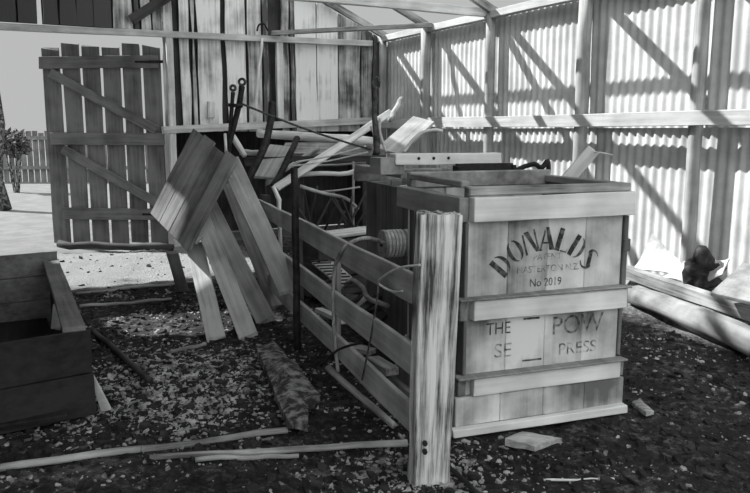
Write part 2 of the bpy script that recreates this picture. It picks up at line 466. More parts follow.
for py,a,bx in ((62,163,42),(139,166,48),(214,166,55)):
    plank('ledge',Dp(dpx(a),.03,dz(py)),Dp(dpx(bx),.03,dz(py)),.165,.035,M['door'],dn,parent=door,tone=.06)
plank('brace',Dp(dpx(158),.035,dz(130)),Dp(dpx(52),.035,dz(72)),.13,.035,M['door'],dn,parent=door,tone=.07)
plank('brace',Dp(dpx(158),.035,dz(204)),Dp(dpx(60),.035,dz(149)),.13,.035,M['door'],dn,parent=door,tone=.07)
for py in (62,214):
    plank('hinge',Dp(-.04,.055,dz(py)),Dp(.35,.055,dz(py)),.04,.01,M['iron'],dn,parent=door,rag=0,wob=0,bevel=0,taper=.6)
# door frame strip bright at right and head board above
b=MB(); b.plank(2.9,.03,.03); 
# ------------------------------------------------------------------ outside: fence, trunk, bushes
def rail_fence():
    root=empty('yard_fence',(-13,24,-.07)); tag(root,'grey paling fence across the yard beyond the open doorway','fence')
    b=MB(); x=-22
    while x<-4:
        b.box(x,x+.16,24,24.03,-.07,1.55+random.uniform(-.05,.05),random.uniform(-.1,.1)); x+=.2
    attach(b.build('palings',M['farfence']),root)
    plank('rail',(-22,23.95,1.35),(-4,23.95,1.35),.12,.05,M['farfence'],(0,1,0),parent=root)
    plank('rail',(-22,23.95,.4),(-4,23.95,.4),.12,.05,M['farfence'],(0,1,0),parent=root)
rail_fence()
def shrub(name,c,r,n,label,cat,trunk=None):
    root=empty(name,(c[0],c[1],-.07)); tag(root,label,cat)
    b=MB()
    for k in range(n):
        d=V((random.gauss(0,1),random.gauss(0,1),random.gauss(0,1))).normalized()*r*random.uniform(.4,1)
        p=V(c)+V((d.x,d.y,d.z*.9)); s=random.uniform(.05,.12)
        a=V((random.gauss(0,1),random.gauss(0,1),random.gauss(0,1))).normalized(); e=a.orthogonal().normalized()
        b.add([p,p+a*s+e*s*.4,p+a*s*2,p+a*s-e*s*.4],[(0,1,2,3)])
    attach(b.build('foliage',M['leaf']),root)
    b=MB()
    for k in range(7):
        a=k*.9; b.tube([V((c[0]+.05*math.cos(a),c[1]+.05*math.sin(a),-.07)),V(c)+V((math.cos(a),math.sin(a),.3))*r*.6],[.03,.012],6)
    attach(b.build('stems',M['bark']),root)
p=G(8,150); 
shrub('bush',(DY(12,128,20).x,20,1.25),.40,500,'dark leafy bush at the foot of the tree in the yard','bush')
t0=DY(5,150,15.5)
tr=empty('tree',(t0.x-.15,15.5,-.07)); tag(tr,'slim rough tree trunk at the left edge beyond the doorway','tree')
o=rpole('trunk',(t0.x-.15,15.5,-.07),(t0.x-.5,15.8,5.5),.17,.09,M['bark'],bend=.2); attach(o,tr)
b=MB()
for k in range(1500):
    d=V((random.gauss(0,1),random.gauss(0,1),random.gauss(0,.7)))*.75
    q=V((t0.x-.9,15.8,6.0))+d; s=random.uniform(.06,.13)
    a=V((random.gauss(0,1),random.gauss(0,1),random.gauss(0,1))).normalized(); e=a.orthogonal().normalized()
    b.add([q,q+a*s+e*s*.4,q+a*s*2,q+a*s-e*s*.4],[(0,1,2,3)])
attach(b.build('foliage',M['leaf']),tr)
# ------------------------------------------------------------------ wool press
O=V((.412,3.70,0)); RZ=math.atan2(.331,.944)
press=empty('wool_press',O,RZ); tag(press,'large wooden wool press with stencilled lettering on its front','wool press')
PM=Matrix.Translation(O)@Matrix.Rotation(RZ,4,'Z')
def pchild(b,name,mat,par=press,bevel=.004,smooth=False):
    o=b.build(name,mat,bevel=bevel,smooth=smooth); o.parent=par; return o
def vboards(b,axis,a0,a1,c0,c1,z0,z1,n,gap=.004,taper=None):
    w=(a1-a0)/n
    for i in range(n):
        q0=a0+i*w+gap/2; q1=a0+(i+1)*w-gap/2; tn=random.uniform(-.06,.06)
        if axis=='x': b.box(q0,q1,c0,c1,z0,z1+random.uniform(0,.002),tn)
        else: b.box(c0,c1,q0,q1,z0,z1,tn)
BX0,BX1,BY0,BY1=.085,1.045,.05,.88
def walls4(par,z0,z1,matf,matd,name,x0=BX0,x1=BX1,y0=BY0,y1=BY1,th=.03):
    b=MB(); vboards(b,'x',x0,x1,y0,y0+th,z0,z1,4,.0015); pchild(b,'front_'+name,matf,par)
    b=MB(); vboards(b,'x',x0,x1,y1-th,y1,z0,z1,4); pchild(b,'back_'+name,matf,par)
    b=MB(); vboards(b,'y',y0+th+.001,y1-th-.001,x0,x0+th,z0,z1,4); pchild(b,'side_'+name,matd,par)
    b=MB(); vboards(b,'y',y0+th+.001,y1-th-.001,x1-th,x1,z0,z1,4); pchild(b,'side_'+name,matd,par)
# base
b=MB(); b.plank(1.10,.05,.045,8,.004,.006,M4=Matrix.Translation((-.01,-.0,.0225))); pchild(b,'base_board',M['pressx'])
b=MB(); b.box(-.01,1.10,.03,.96,.0,.04); pchild(b,'floor_boards',M['pressy'])
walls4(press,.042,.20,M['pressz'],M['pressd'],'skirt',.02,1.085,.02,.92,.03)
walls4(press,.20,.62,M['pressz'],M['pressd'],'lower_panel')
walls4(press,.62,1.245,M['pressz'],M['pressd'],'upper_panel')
def ring(z0,z1,out,nm,x0=BX0,x1=BX1,y0=BY0,y1=BY1,th=.045,ext=.0,matf=None,mats=None):
    h=z1-z0; zc=(z0+z1)/2
    b=MB(); b.plank(x1-x0+2*ext-.03,th,h,10,.006,.006,M4=Matrix.Translation((x0-ext+.035,y0-th/2-out,zc))); pchild(b,'front_'+nm,matf or M['pressx'])
    b=MB(); b.plank(x1-x0+2*ext,th,h,10,.006,.006,M4=Matrix.Translation((x0-ext,y1+th/2+out,zc))); pchild(b,'back_'+nm,matf or M['pressx'])
    for sx in (0,1):
        xx=x0-th/2-out if sx==0 else x1+th/2+out
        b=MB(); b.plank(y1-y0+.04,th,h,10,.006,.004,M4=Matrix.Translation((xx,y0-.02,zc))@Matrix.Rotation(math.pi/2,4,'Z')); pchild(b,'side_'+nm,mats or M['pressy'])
ring(.205,.305,.0,'lower_band')
ring(.615,.725,.0,'middle_band',ext=.01)
ring(1.135,1.262,.006,'rim_band',th=.055,ext=.03)
# thin ledges above the bands
for z,nm in ((.312,'ledge'),(.733,'ledge')):
    b=MB(); b.plank(1.06,.075,.012,8,.003,.004,M4=Matrix.Translation((.02,.02,z))); pchild(b,nm,M['pressy'])
b=MB(); b.box(BX0-.02,BX0-.001,.03,.10,.32,1.13); pchild(b,'corner_strap',M['pressd'])
b=MB(); b.box(BX1+.001,BX1+.03,.035,.11,.74,1.13); b.box(BX1+.001,BX1+.045,.03,.09,.93,1.0); b.box(BX1+.001,BX1+.022,.04,.10,.33,.61); pchild(b,'corner_strap',M['pressd'])
# top frame standing on the rim
b=MB()
tz0,tz1=1.30,1.335
tf=empty('top_frame',(0,0,0)); tf.parent=press
def bar(x0,x1,y0,y1,z0,z1,nm='frame_bar',mat=None):
    b=MB(); b.box(x0,x1,y0,y1,z0,z1); 
    o=pchild(b,nm,mat or M['pressy'],tf,bevel=.006); return o
bar(BX0+.0,BX1+.03,BY0-.02,BY0+.045,1.266,1.312,mat=M['grey'])
bar(BX0+.0,BX1+.03,BY1-.045,BY1+.02,1.25,1.345)
bar(BX0-.015,BX0+.035,BY0+.05,BY1-.05,1.305,1.34)
bar(BX1-.02,BX1+.03,BY0+.05,BY1-.05,1.266,1.312)
for (x,y) in ((BX0,BY0),(BX0,BY1-.05)): bar(x,x+.04,y+.001,y+.05,1.25,1.315,'frame_block')
tf.name='top_frame'
# front vertical break on the frame bar
# lettering ----------------------------------------------------------
def ink():
    m=bpy.data.materials.new('worn stencil ink'); m.use_nodes=True
    N=m.node_tree.nodes; L=m.node_tree.links; b=N['Principled BSDF']; b.inputs['Base Color'].default_value=g(.02); b.inputs['Roughness'].default_value=.9
    tr=N.new('ShaderNodeBsdfTransparent'); mx=N.new('ShaderNodeMixShader'); tc=N.new('ShaderNodeTexCoord')
    n=N.new('ShaderNodeTexNoise'); n.inputs['Scale'].default_value=26; n.inputs['Detail'].default_value=5
    mr=N.new('ShaderNodeMapRange'); mr.inputs[1].default_value=.36; mr.inputs[2].default_value=.6; mr.inputs[3].default_value=1.0; mr.inputs[4].default_value=.55
    L.new(tc.outputs['Object'],n.inputs['Vector']); L.new(n.outputs[0],mr.inputs[0]); L.new(mr.outputs[0],mx.inputs[0])
    L.new(tr.outputs[0],mx.inputs[1]); L.new(b.outputs[0],mx.inputs[2]); L.new(mx.outputs[0],N['Material Output'].inputs[0]); return m
M['ink']=ink()
M['ink2']=ink(); M['ink2'].node_tree.nodes['Map Range'].inputs[3].default_value=.75; M['ink2'].node_tree.nodes['Map Range'].inputs[4].default_value=.12
def arcp(cx,cy,rx,ry,a0,a1,t0,t1,n=8):
    out=[];inn=[]
    for i in range(n+1):
        k=i/n; a=math.radians(a0+(a1-a0)*k); th=(t0+(t1-t0)*math.sin(math.pi*k))
        out.append((cx+rx*math.cos(a),cy+ry*math.sin(a))); inn.append((cx+(rx-th)*math.cos(a),cy+(ry-th*.5)*math.sin(a)))
    return [[out[i],out[i+1],inn[i+1],inn[i]] for i in range(n)]
def R4(x0,y0,x1,y1): return [(x0,y0),(x1,y0),(x1,y1),(x0,y1)]
GL={
 'D':[R4(.02,.0,.24,1.)]+arcp(.28,.5,.38,.5,-78,78,.05,.16),
 'O':arcp(.36,.5,.34,.5,100,260,.06,.17)+arcp(.36,.5,.34,.5,-80,80,.06,.17),
 'N':[R4(.02,.0,.10,.93),[(.12,1.),(.34,1.),(.62,.02),(.50,.0)],R4(.58,.08,.66,1.)],
 'A':[[(.0,.0),(.08,.0),(.27,.8),(.22,.9)],[(.27,1.),(.42,1.),(.70,.0),(.46,.0)],R4(.16,.28,.40,.36),R4(-.04,-.02,.14,.04)],
 'L':[R4(.04,.0,.27,1.),[(.31,.0),(.62,.0),(.64,.22),(.58,.08),(.31,.07)]],
 'S':arcp(.34,.74,.28,.26,40,200,.05,.14)+[[(.06,.74),(.22,.84),(.64,.28),(.48,.16)]]+arcp(.32,.27,.30,.27,-150,25,.05,.15)}
FY=BY0-.0025
b=MB(); word='DONALDS'; cx=.56; r0=.29; cz=.672; h=.125; LW=.082
for i,ch in enumerate(word):
    ang=math.radians(-(i-3)*16.8); 
    ca,sa=math.cos(ang),math.sin(ang)
    for poly in GL[ch]:
        pts=[]
        for (x,y) in poly:
            lx=(x-.34)*LW/.62; lz=y*h
            rr=r0+lz; pts.append(V((cx-rr*sa*1.0+lx*ca, FY, cz+rr*ca*1.0+lx*sa)))
        b.add(pts,[tuple(range(len(pts)))])
lt=pchild(b,'arched_lettering',M['ink'],bevel=0); lt['label']='black stencilled arched word'
def text(s,x,z,size,mat,name,sx=1.0):
    cu=bpy.data.curves.new('t','FONT'); cu.body=s; cu.size=size; cu.align_x='CENTER'; cu.align_y='CENTER'
    o=bpy.data.objects.new('t',cu); C.objects.link(o)
    dg=bpy.context.evaluated_depsgraph_get(); me=bpy.data.meshes.new_from_object(o.evaluated_get(dg)); bpy.data.objects.remove(o)
    me.materials.clear(); me.materials.append(mat)
    q=bpy.data.objects.new(name,me); C.objects.link(q); q.parent=press
    q.matrix_basis=Matrix.Translation((x,FY,z))@Matrix.Rotation(math.pi/2,4,'X')@Matrix.Diagonal((sx,1,1,1)); return q
text('PATENT',.565,.925,.048,M['ink2'],'lettering',1.0)
text('MASTERTON N.Z.',.575,.860,.052,M['ink2'],'lettering',.95)
text('No 2019',.56,.785,.062,M['ink'],'lettering',.9)
text('THE',.28,.55,.095,M['ink'],'lettering',.85)
text('SE',.31,.425,.11,M['ink2'],'lettering',1.05)
text('POW',.775,.53,.15,M['ink2'],'lettering',.95)
text('PRESS',.78,.395,.095,M['ink2'],'lettering',1.05)
for poly in (R4(.43,.585,.53,.597),R4(.43,.352,.55,.362)):
    b=MB(); b.add([V((x,FY,z)) for x,z in poly],[(0,1,2,3)])
    pchild(b,'stencil_dash',M['ink'],bevel=0)
# ---- rear press box
RB=V((.412,3.70,0))+V((.944,.331,0))*(.17)+V((-.331,.944,0))*1.36
rear=empty('press_box',RB,RZ); tag(rear,'dark wooden box behind the lettered press, with a bleached cross beam on top','press box')
walls4(rear,.0,1.19,M['pressd'],M['pressd'],'boards',.14,.98,.02,1.0,.03)
def rb(name,x0,L,y,zc,th,h,mat,rot=0,wob=.006):
    b=MB(); b.plank(L,th,h,10,wob,.008,M4=Matrix.Translation((x0,y,zc))@Matrix.Rotation(rot,4,'Z')); return pchild(b,name,mat,rear)
rb('lower_beam',.07,1.01,-.03,1.235,.09,.09,M['pressy'])
rb('back_beam',.07,1.01,1.05,1.235,.09,.09,M['pressy'])
rb('cross_beam',-.01,.80,-.01,1.405,.11,.075,M['pressx'])
b=MB(); b.plank(.22,.17,.115,4,.004,.004,M4=Matrix.Translation((-.02,.17,1.36))@Matrix.Rotation(-math.pi/2,4,'Z')); pchild(b,'end_block',M['pressy'],rear)
rb('side_beam',.11,1.05,.02,1.30,.09,.05,M['pressy'],math.pi/2)
for k in range(3):
    b=MB(); b.tube([(.16+.11*k,-.068,1.41),(.16+.11*k,-.07,1.41)],.011,8); pchild(b,'bolt_hole',M['iron'],rear,0)
b=MB(); b.plank(.42,.05,.055,6,.003,.004,M4=Matrix.Translation((.42,-.12,1.345))); 
b.box(.40,.43,-.16,-.09,1.31,1.36); b.box(.83,.86,-.16,-.09,1.31,1.36); b.box(.55,.57,-.12,-.06,1.30,1.36); b.box(.7,.72,-.12,-.06,1.30,1.36)
pchild(b,'iron_clamp',M['iron'],rear)
b=MB(); b.tube(curve_pts([(.98,-.05,1.34),(1.05,-.08,1.36),(1.12,-.06,1.33),(1.17,-.06,1.38),(1.18,-.06,1.30)],4),.018,8); b.tube([(.9,-.02,1.30),(.98,-.05,1.34)],.018,8); pchild(b,'iron_hook',M['iron'],rear,0)
# spool on the side of the rear box
sp=empty('winding_drum',DY(382,244,4.75)); tag(sp,'round wooden winding drum beside the dark rear press box','drum')
b=MB(); ax=V((.944,.331,0)); 
b.tube([V((0,0,0)),ax*.02,ax*.021,ax*.15,ax*.151,ax*.18],[.093,.093,.075,.075,.09,.09],24); o=b.build('drum',M['mid'],sp,smooth=False,bevel=.003)
b=MB(); b.tube([ax*-.012,ax*.45],.018,10); b.build('axle',M['iron'],sp,smooth=True)
b=MB()
for k in range(5):
    a=ax*(.03+.024*k); e=V((-.331,.944,0)); b.tube([a+e*.083*math.cos(q*math.pi/12)+V((0,0,.083*math.sin(q*math.pi/12))) for q in range(25)],.010,6)
b.build('rope_turns',M['pale'],sp,smooth=True)
# lever board standing out of press
lv=plank('press_lever',PM@V((.90,.93,.9)),DY(592,150,4.85),.085,.03,M['pale'],(0.2,-1,.2)); tag(lv,'pale flat wooden lever sticking up out of the lettered press','lever')
w_=pole('loose_wire',[DY(594,152,4.8),DY(603,153,4.8),DY(612,155,4.85)],.005,M['wire']); tag(w_,'short pale wire poking right from the tip of the press lever','wire')
# ------------------------------------------------------------------ grey fence with front post
fence=empty('rail_fence',G(430,476)); tag(fence,'three-rail timber fence running back from a split grey post','fence')
fb=G(430,476); d1=V((-.331,.944,0)); fn=V((-.944,-.331,0))
def FP(t,z,off=0): return V((fb.x,fb.y,0))+d1*t+fn*off+V((0,0,z))
# post: weathered, fluted split log
b=MB(); rows=30; n=72; vs=[];fs=[]
for i in range(rows+1):
    z=-.05+1.285*i/rows
    for j in range(n):
        a=2*math.pi*j/n
        sq=1/max(abs(math.cos(a)),abs(math.sin(a)))**.75
        r=.098*sq*(1+.10*noise.noise(V((math.cos(a)*2.2,math.sin(a)*2.2,z*.9)))+.06*noise.noise(V((math.cos(a)*5.5,math.sin(a)*5.5,z*.35)))-.10*max(0,noise.noise(V((math.cos(a)*9,math.sin(a)*9,z*.6+7)))-.12))
        r*=1.0-.10*math.exp(-((z-.12)/.12)**2)*.6
        zz=z+(.008*noise.noise(V((math.cos(a)*3,math.sin(a)*3,9))) if i==rows else 0)
        vs.append(V((r*math.cos(a)*1.0+.018*(z-.6)*0,r*math.sin(a)*.8,zz)))
for i in range(rows):
    for j in range(n):
        k=(j+1)%n; fs.append((i*n+j,i*n+k,(i+1)*n+k,(i+1)*n+j))
vs.append(V((0,0,1.228))); c=len(vs)-1; e=rows*n
for j in range(n): fs.append((e+j,e+(j+1)%n,c))
b.add(vs,fs)
o=b.build('post',M['post'],smooth=True); child(o,fence,Matrix.Translation(V((fb.x-.005,fb.y+.03,0)))@Matrix.Rotation(math.radians(1.4),4,'Y')@Matrix.Rotation(.15,4,'Z'))
b=MB()
for z in (.25,.29): b.tube([(fb.x-.03,fb.y-.055,z-.1),(fb.x-.03,fb.y-.075,z-.1)],.012,6)
attach(b.build('bolt',M['iron']),fence)
RL=[(.87,.92,.872),(.515,.57,.515),(.235,.30,.235)]
for (z0,_,z1) in RL:
    plank('rail',FP(.04,z0,.03),FP(4.05,z1-.0,.03),.145,.03,M['rail'],fn,parent=fence,seg=16,wob=.008)
plank('far_post',FP(4.05,-.05,-.03),FP(4.05,.98,-.03),.10,.08,M['dark'],fn,parent=fence)
for t in (1.55,2.55):
    plank('cleat',FP(t,.15,-.01),FP(t,.9,-.01),.07,.03,M['dark'] if t>2 else M['grey'],fn,parent=fence)
# black stake in front of the fence
sb_=G(297,348); st=DY(297,168,sb_.y)
o=rpole('iron_stake',sb_-V((0,0,.05)),V((sb_.x,sb_.y,st.z)),.028,.026,M['iron'],'upright black iron stake standing against the rail fence','stake',bend=.01)
# hoop over the rails
def Fy(px,py,off=.06):     # point on the fence plane
    d=ray(px,py); nn=fn; o=V((0,0,CAMZ)); k=((FP(0,0,off)-o).dot(nn))/d.dot(nn); return o+d*k
o=pole('bent_cane',curve_pts([Fy(338,372),Fy(335,340),Fy(333,300),Fy(335,268),Fy(343,249),Fy(354,241,.0),Fy(368,238,-.08),Fy(384,243,-.2)],5),.012,M['grey'],n=8); tag(o,'pale bent cane hooped over the top rail of the fence','cane')
o=pole('wire_loop',curve_pts([Fy(423,280,.05),Fy(398,292,.06),Fy(379,284,.1),Fy(384,276,.12),Fy(400,268,.12),Fy(420,265,.08)],5)[4:],.006,M['wire'],n=8); tag(o,'thin pale wire looped from the split post over the top rail','wire')
o=pole('bent_rod',curve_pts([Fy(320,366,.15),Fy(335,352,.1),Fy(348,346,.05),Fy(362,343,.0)],5),.008,M['iron'],n=8); tag(o,'short dark bent rod poking through the bottom rail gap','rod')
o=pole('bent_rod',curve_pts([Fy(372,255,-.05),Fy(378,285,-.02),Fy(372,330,.05),Fy(362,380,.06)],5),.005,M['rust'],n=6); tag(o,'thin rusty wire hanging down across the fence rails','wire')
# ------------------------------------------------------------------ leaning planks by the fence
def lean(name,top,bot,w,label,mat='mid',t=.03,nrm=(.1,-.95,.35),group=None,tone=0,wob=.006):
    o=plank(name,bot,top,w,t,M[mat],nrm,tone=tone,wob=wob,rag=.03); return tag(o,label,'plank',group)
GR='planks leaning by the rail fence'
lean('plank',DY(193,240,6.55),G(216,338),.15,'short leaning plank nearest the door, leftmost of the fan of planks',tone=.06,group=GR)
lean('plank',DY(199,212,6.6),G(248,336),.15,'leaning plank second from the left in the fan, longest reach to the ground',tone=.05,group=GR)
lean('plank',DY(205,200,6.7),G(266,322),.165,'wide leaning plank in the middle of the fan beside the dark panel',group=GR)
lean('plank',DY(222,165,6.95),G(276,308),.13,'darker plank of the fan half hidden behind the middle plank','mid',tone=-.08,group=GR)
lean('plank',DY(229,160,6.6),Fy(290,292,.06),.17,'long plank leaning onto the fence rails beside the black stake',tone=-.02,group=GR)
lean('plank',DY(172,262,6.9)+V((0,0,.1)),G(183,290),.11,'small offcut plank standing under the boarded panel corner','mid',group=GR)
# boarded panel
mid0=lerp(pTL,pTR,.5); mid1=lerp(pBL,pBR,.5); pn=(pTR-pTL).cross(pBL-pTL).normalized()
if pn.y>0: pn=-pn
W_=(pTR-pTL).length; Lg=(mid1-mid0).length
root=empty('boarded_panel',mid1); tag(root,'square boarded panel tilted against the tops of leaning planks','panel')
b=MB(); 
PMx=frame(mid1,mid0,pn)
PI_=PMx.inverted(); TN=[-.02,.03,-.05,.02]; EX=[0,.02,-.015,.03]
for i in range(4):
    k0=i/4+.004; k1=(i+1)/4-.004; vs=[]; fs=[]; nz=10
    for q in range(nz+1):
        e=q/nz if q<nz else 1+EX[i]
        for th_ in (0,-.025):
            for kk in (k0,k1):
                p=lerp(lerp(pBL,pTL,e),lerp(pBR,pTR,e),kk)+pn*(th_+.006*noise.noise(V((i*5,e*3,kk*2)))); vs.append(PI_@p)
    for q in range(nz):
        a=q*4; B=a+4
        for (i_,j_) in ((0,1),(1,3),(3,2),(2,0)): fs.append((a+i_,a+j_,B+j_,B+i_))
    fs.append((0,2,3,1)); e=nz*4; fs.append((e,e+1,e+3,e+2)); b.add(vs,fs,TN[i])
o=b.build('boards',M['panelw'],bevel=.003); child(o,root,PMx)
for k in (.15,.8):
    plank('batten',lerp(pBL,pTL,k)-pn*.045,lerp(pBR,pTR,k)-pn*.045,.08,.03,M['grey'],pn,parent=root)
# ------------------------------------------------------------------ trough at lower left
def quadslab(b,pts,th,tone=0):   # pts: 4 corners (face), thickness along normal
    n=(pts[1]-pts[0]).cross(pts[3]-pts[0]).normalized()*th
    b.add(pts+[p+n for p in pts],[(0,1,2,3),(7,6,5,4),(0,4,5,1),(1,5,6,2),(2,6,7,3),(3,7,4,0)],tone)
tfR=G(80,330,.5); tbR=G(55,262,.5)
e_=(tbR-tfR); e_.z=0; eL=e_.length; e_.normalize(); side=V((-e_.y,e_.x,0)); 
if side.x>0: side=-side
fd=(G(0,347,.5)-tfR); fd.z=0; fd.normalize(); fd=(fd*.45+side*.55).normalized()
trough=empty('feed_trough',V((tfR.x,tfR.y,0))); tag(trough,'dark open wooden bin at the lower left corner','trough')
def TP(a,b_,z): return V((tfR.x,tfR.y,0))+e_*a+fd*b_+V((0,0,z))
def tboards(name,f,n,z0,z1,L,mat,th=.03):
    b=MB(); h=(z1-z0)/n
    for i in range(n):
        zc=z0+h*(i+.5); p0=f(0,zc); p1=f(L,zc); mm=frame(p0,p1,(p1-p0).cross(V((0,0,1))))
        b.plank((p1-p0).length,h-.006,th,8,.005,.008,tone=random.uniform(-.05,.08),M4=mm)
    return attach(b.build(name,mat,bevel=.003),trough)
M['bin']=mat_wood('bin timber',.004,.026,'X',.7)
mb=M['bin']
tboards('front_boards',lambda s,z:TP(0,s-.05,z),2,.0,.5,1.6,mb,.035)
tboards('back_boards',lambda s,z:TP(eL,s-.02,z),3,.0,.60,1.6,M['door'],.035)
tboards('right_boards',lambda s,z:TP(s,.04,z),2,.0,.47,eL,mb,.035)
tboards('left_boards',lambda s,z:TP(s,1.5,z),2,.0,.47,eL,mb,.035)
plank('capping_board',TP(-.0,.03,.505),TP(eL-.02,.03,.505),.12,.035,M['door'],(0,0,1),parent=trough)
o=plank('bin_floor',TP(.02,.8,.05),TP(eL-.02,.8,.05),1.38,.03,mb,(0,0,1),parent=trough)
pp=G(56,329,.30)
b=MB(); b.plank(.16,.06,.012,4,.003,.01); o=b.build('paint_stick',M['paper']); o.matrix_world=frame(pp,pp+V((.0,.1,.25)),(0,-1,.3)); tag(o,'small white board scrap standing inside the dark bin','scrap')
# ------------------------------------------------------------------ ground timbers
def gz(p,h): return V((p.x,p.y,ground_z(p.x,p.y)+h))
def gpole(px0,py0,px1,py1,r0,r1,mat,label,name='pole',cat='pole',h0=None,h1=None,bend=.016,lenx=0,group=None):
    a=G(px0,py0); c=G(px1,py1)
    a=gz(a,r0*.9 if h0 is None else h0); c=gz(c,r1*.9 if h1 is None else h1)
    return rpole(name,a,c,r0*.72,r1*.72,M[mat],label,cat,bend,group=group)
gpole(-15,471,287,429,.026,.024,'grey','long thin grey pole lying across the floor in front of the bin')
gpole(150,459,408,443,.020,.026,'grey','thin peeled pole lying at the foot of the split fence post')
gpole(196,461,300,452,.018,.016,'mid','short stick beside the peeled pole in the foreground')
gpole(76,292,196,282,.022,.02,'grey','upper of two sticks on the floor just behind the bin',name='stick',cat='stick')
gpole(80,307,172,299,.022,.018,'grey','lower of two sticks on the floor just behind the bin',name='stick',cat='stick')
gpole(92,330,150,384,.03,.028,'dark','dark pole slanting down beside the bin corner')
gpole(545,476,615,473,.008,.008,'pale','thin pale twig lying on dark ground before the press',name='stick',cat='stick')
gpole(440,455,480,497,.016,.014,'dark','dark stick at the bottom edge beside the split post',name='stick',cat='stick')
gpole(328,384,394,431,.03,.026,'grey','low rough pole lying under the bottom fence rail',h0=.12,h1=.05,bend=.004)
gpole(170,351,205,343,.02,.02,'grey','stub of wood lying left of the leaning planks',name='stick',cat='stick')
# pale sliver by bin
a=G(107,411,.01); c=DY(88,366,a.y+.03)
o=plank('wood_sliver',a,c,.06,.012,M['paper'],(0,-1,.1),taper=.25); tag(o,'bright pointed wood sliver leaning on the bin corner','sliver')
# bark slab
def slab(name,pix,z,th,mat,label,cat,tilt=None):
    pts=[]
    for i,(x,y) in enumerate(pix):
        zz=z if tilt is None else tilt[i]; pts.append(G(x,y,zz))
    c=sum(pts,V((0,0,0)))/len(pts); b=MB(); n=len(pts); 
    # radial rings for a lumpy top
    vs=[];fs=[];R=5
    vs.append(c+V((0,0,th*.5-c.z+c.z)))
    for r in range(1,R+1):
        for p in pts:
            q=lerp(c,p,r/R); q.z+=th*.5*(1-(r/R)**3)+th*.5*noise.noise(q*9)
            vs.append(q)
    for j in range(n): fs.append((0,1+j,1+(j+1)%n))
    for r in range(R-1):
        for j in range(n):
            a=1+r*n+j; e=1+r*n+(j+1)%n; fs.append((a,a+n,e+n,e))
    base=1+(R-1)*n; k=len(vs)
    for p in pts: vs.append(p-V((0,0,th)))
    for j in range(n): fs.append((base+j,k+j,k+(j+1)%n,base+(j+1)%n))
    fs.append(tuple(k+j for j in range(n)))
    vs=[v-c for v in vs]
    b.add(vs,fs); o=b.build(name,M[mat]); o.location=c; return tag(o,label,cat)
def densify(pix,k=3,j=1.5):
    out=[]
    for i in range(len(pix)):
        a=pix[i]; c=pix[(i+1)%len(pix)]
        for q in range(k):
            out.append((a[0]+(c[0]-a[0])*q/k+random.uniform(-j,j)*(q>0),a[1]+(c[1]-a[1])*q/k+random.uniform(-j,j)*(q>0)))
    return out
slab('bark_slab',densify([(257,350),(273,340),(297,363),(320,395),(308,402),(308,423),(288,420)]),.06,.05,'bark','lumpy bark slab lying on the floor below the leaning planks','bark')
slab('ground_board',densify([(505,440),(520,433),(562,436),(535,446)],3,.6),.03,.03,'grey','small grey board on the ground under the front of the press','board')
slab('ground_board',densify([(632,402),(640,398),(654,411),(646,413)],3,.6),.03,.02,'grey','small pale offcut beside the right foot of the press','board')
# debris between fence and press
slab('ribbed_tray',densify([(300,252),(312,243),(352,277),(343,287)],2,.5),.36,.02,'paper','pale ribbed board lying behind the middle fence rail','board')
o=empty('slatted_tray',G(302,254,.38))
for k in range(13):
    p=lerp(G(302,254,.39),G(343,287,.39),k/12); q=p+V((.16,.03,0)); b=MB(); b.tube([p,q],.007,6); attach(b.build('slat',M['dark']),o)
tag(o,'row of thin dark slats lying behind the middle fence rail','slats',kind=None)
def gboard(name,px0,py0,px1,py1,z,w,th,mat,label,cat='board'):
    o=plank(name,G(px0,py0,z),G(px1,py1,z),w,th,M[mat],(0,0,1)); return tag(o,label,cat)
ca,cb=DY(311,237,6.9),DY(374,229,7.5)
o=plank('loose_board',ca,cb,.17,.03,M['pale'],(0,-.25,1)); tag(o,'pale board lying flat on a dark crate behind the top fence rail','board')
cr_=empty('dark_crate',V((ca.x,ca.y,0))); tag(cr_,'dark slatted crate under the flat pale board behind the fence','crate')
cd=(cb-ca); cd.z=0; cd.normalize(); cn=V((-cd.y,cd.x,0)); zc_=min(ca.z,cb.z)-.035
for k,(o0,o1) in enumerate(((ca-cn*.1,cb-cn*.1),(ca+cn*.25,cb+cn*.25))):
    for q in range(3):
        z=zc_*(q+.5)/3; plank('side_slat',V((o0.x,o0.y,z)),V((o1.x,o1.y,z)),zc_/3-.02,.02,M['dark'],cn,parent=cr_)
for o0 in (ca+cd*.03,cb-cd*.03):
    plank('end_board',V((o0.x,o0.y,zc_/2))-cn*.085,V((o0.x,o0.y,zc_/2))+cn*.235,zc_-.02,.02,M['dark'],cd,parent=cr_)
gboard('loose_board',318,310,345,322,.26,.07,.03,'pale','short pale block of wood seen between lower fence rails')
gboard('loose_board',345,346,372,352,.12,.09,.04,'grey','grey offcut on the ground behind the bottom rail')
gboard('loose_board',372,360,392,372,.1,.09,.05,'grey','grey stub of wood behind the bottom rail near the split post')
o=pole('twisted_root',curve_pts([G(345,286,.35),G(352,280,.42),G(362,287,.40),G(368,298,.35),G(380,303,.33),G(388,306,.3)],4),[.02]*21,M['grey'],n=8); tag(o,'pale twisted root lying in the dark behind the fence','root')
# support heap under that debris
for k in range(9):
    x=random.uniform(300,372); y=random.uniform(265,330)
    p=G(x,y,.05+.03*k)
    if (p-FP(0,0)).dot(fn)>-.12: p=p-fn*.35
    q=p+V((random.uniform(-.3,.3),random.uniform(.3,.8),random.uniform(-.03,.08)))
    o=plank('scrap_board',p,q,random.uniform(.06,.12),.03,M['dark' if k%3 else 'grey'],(0,0,1)); tag(o,'dark scrap board in the jumble behind the fence rails','board','scrap boards behind the fence')
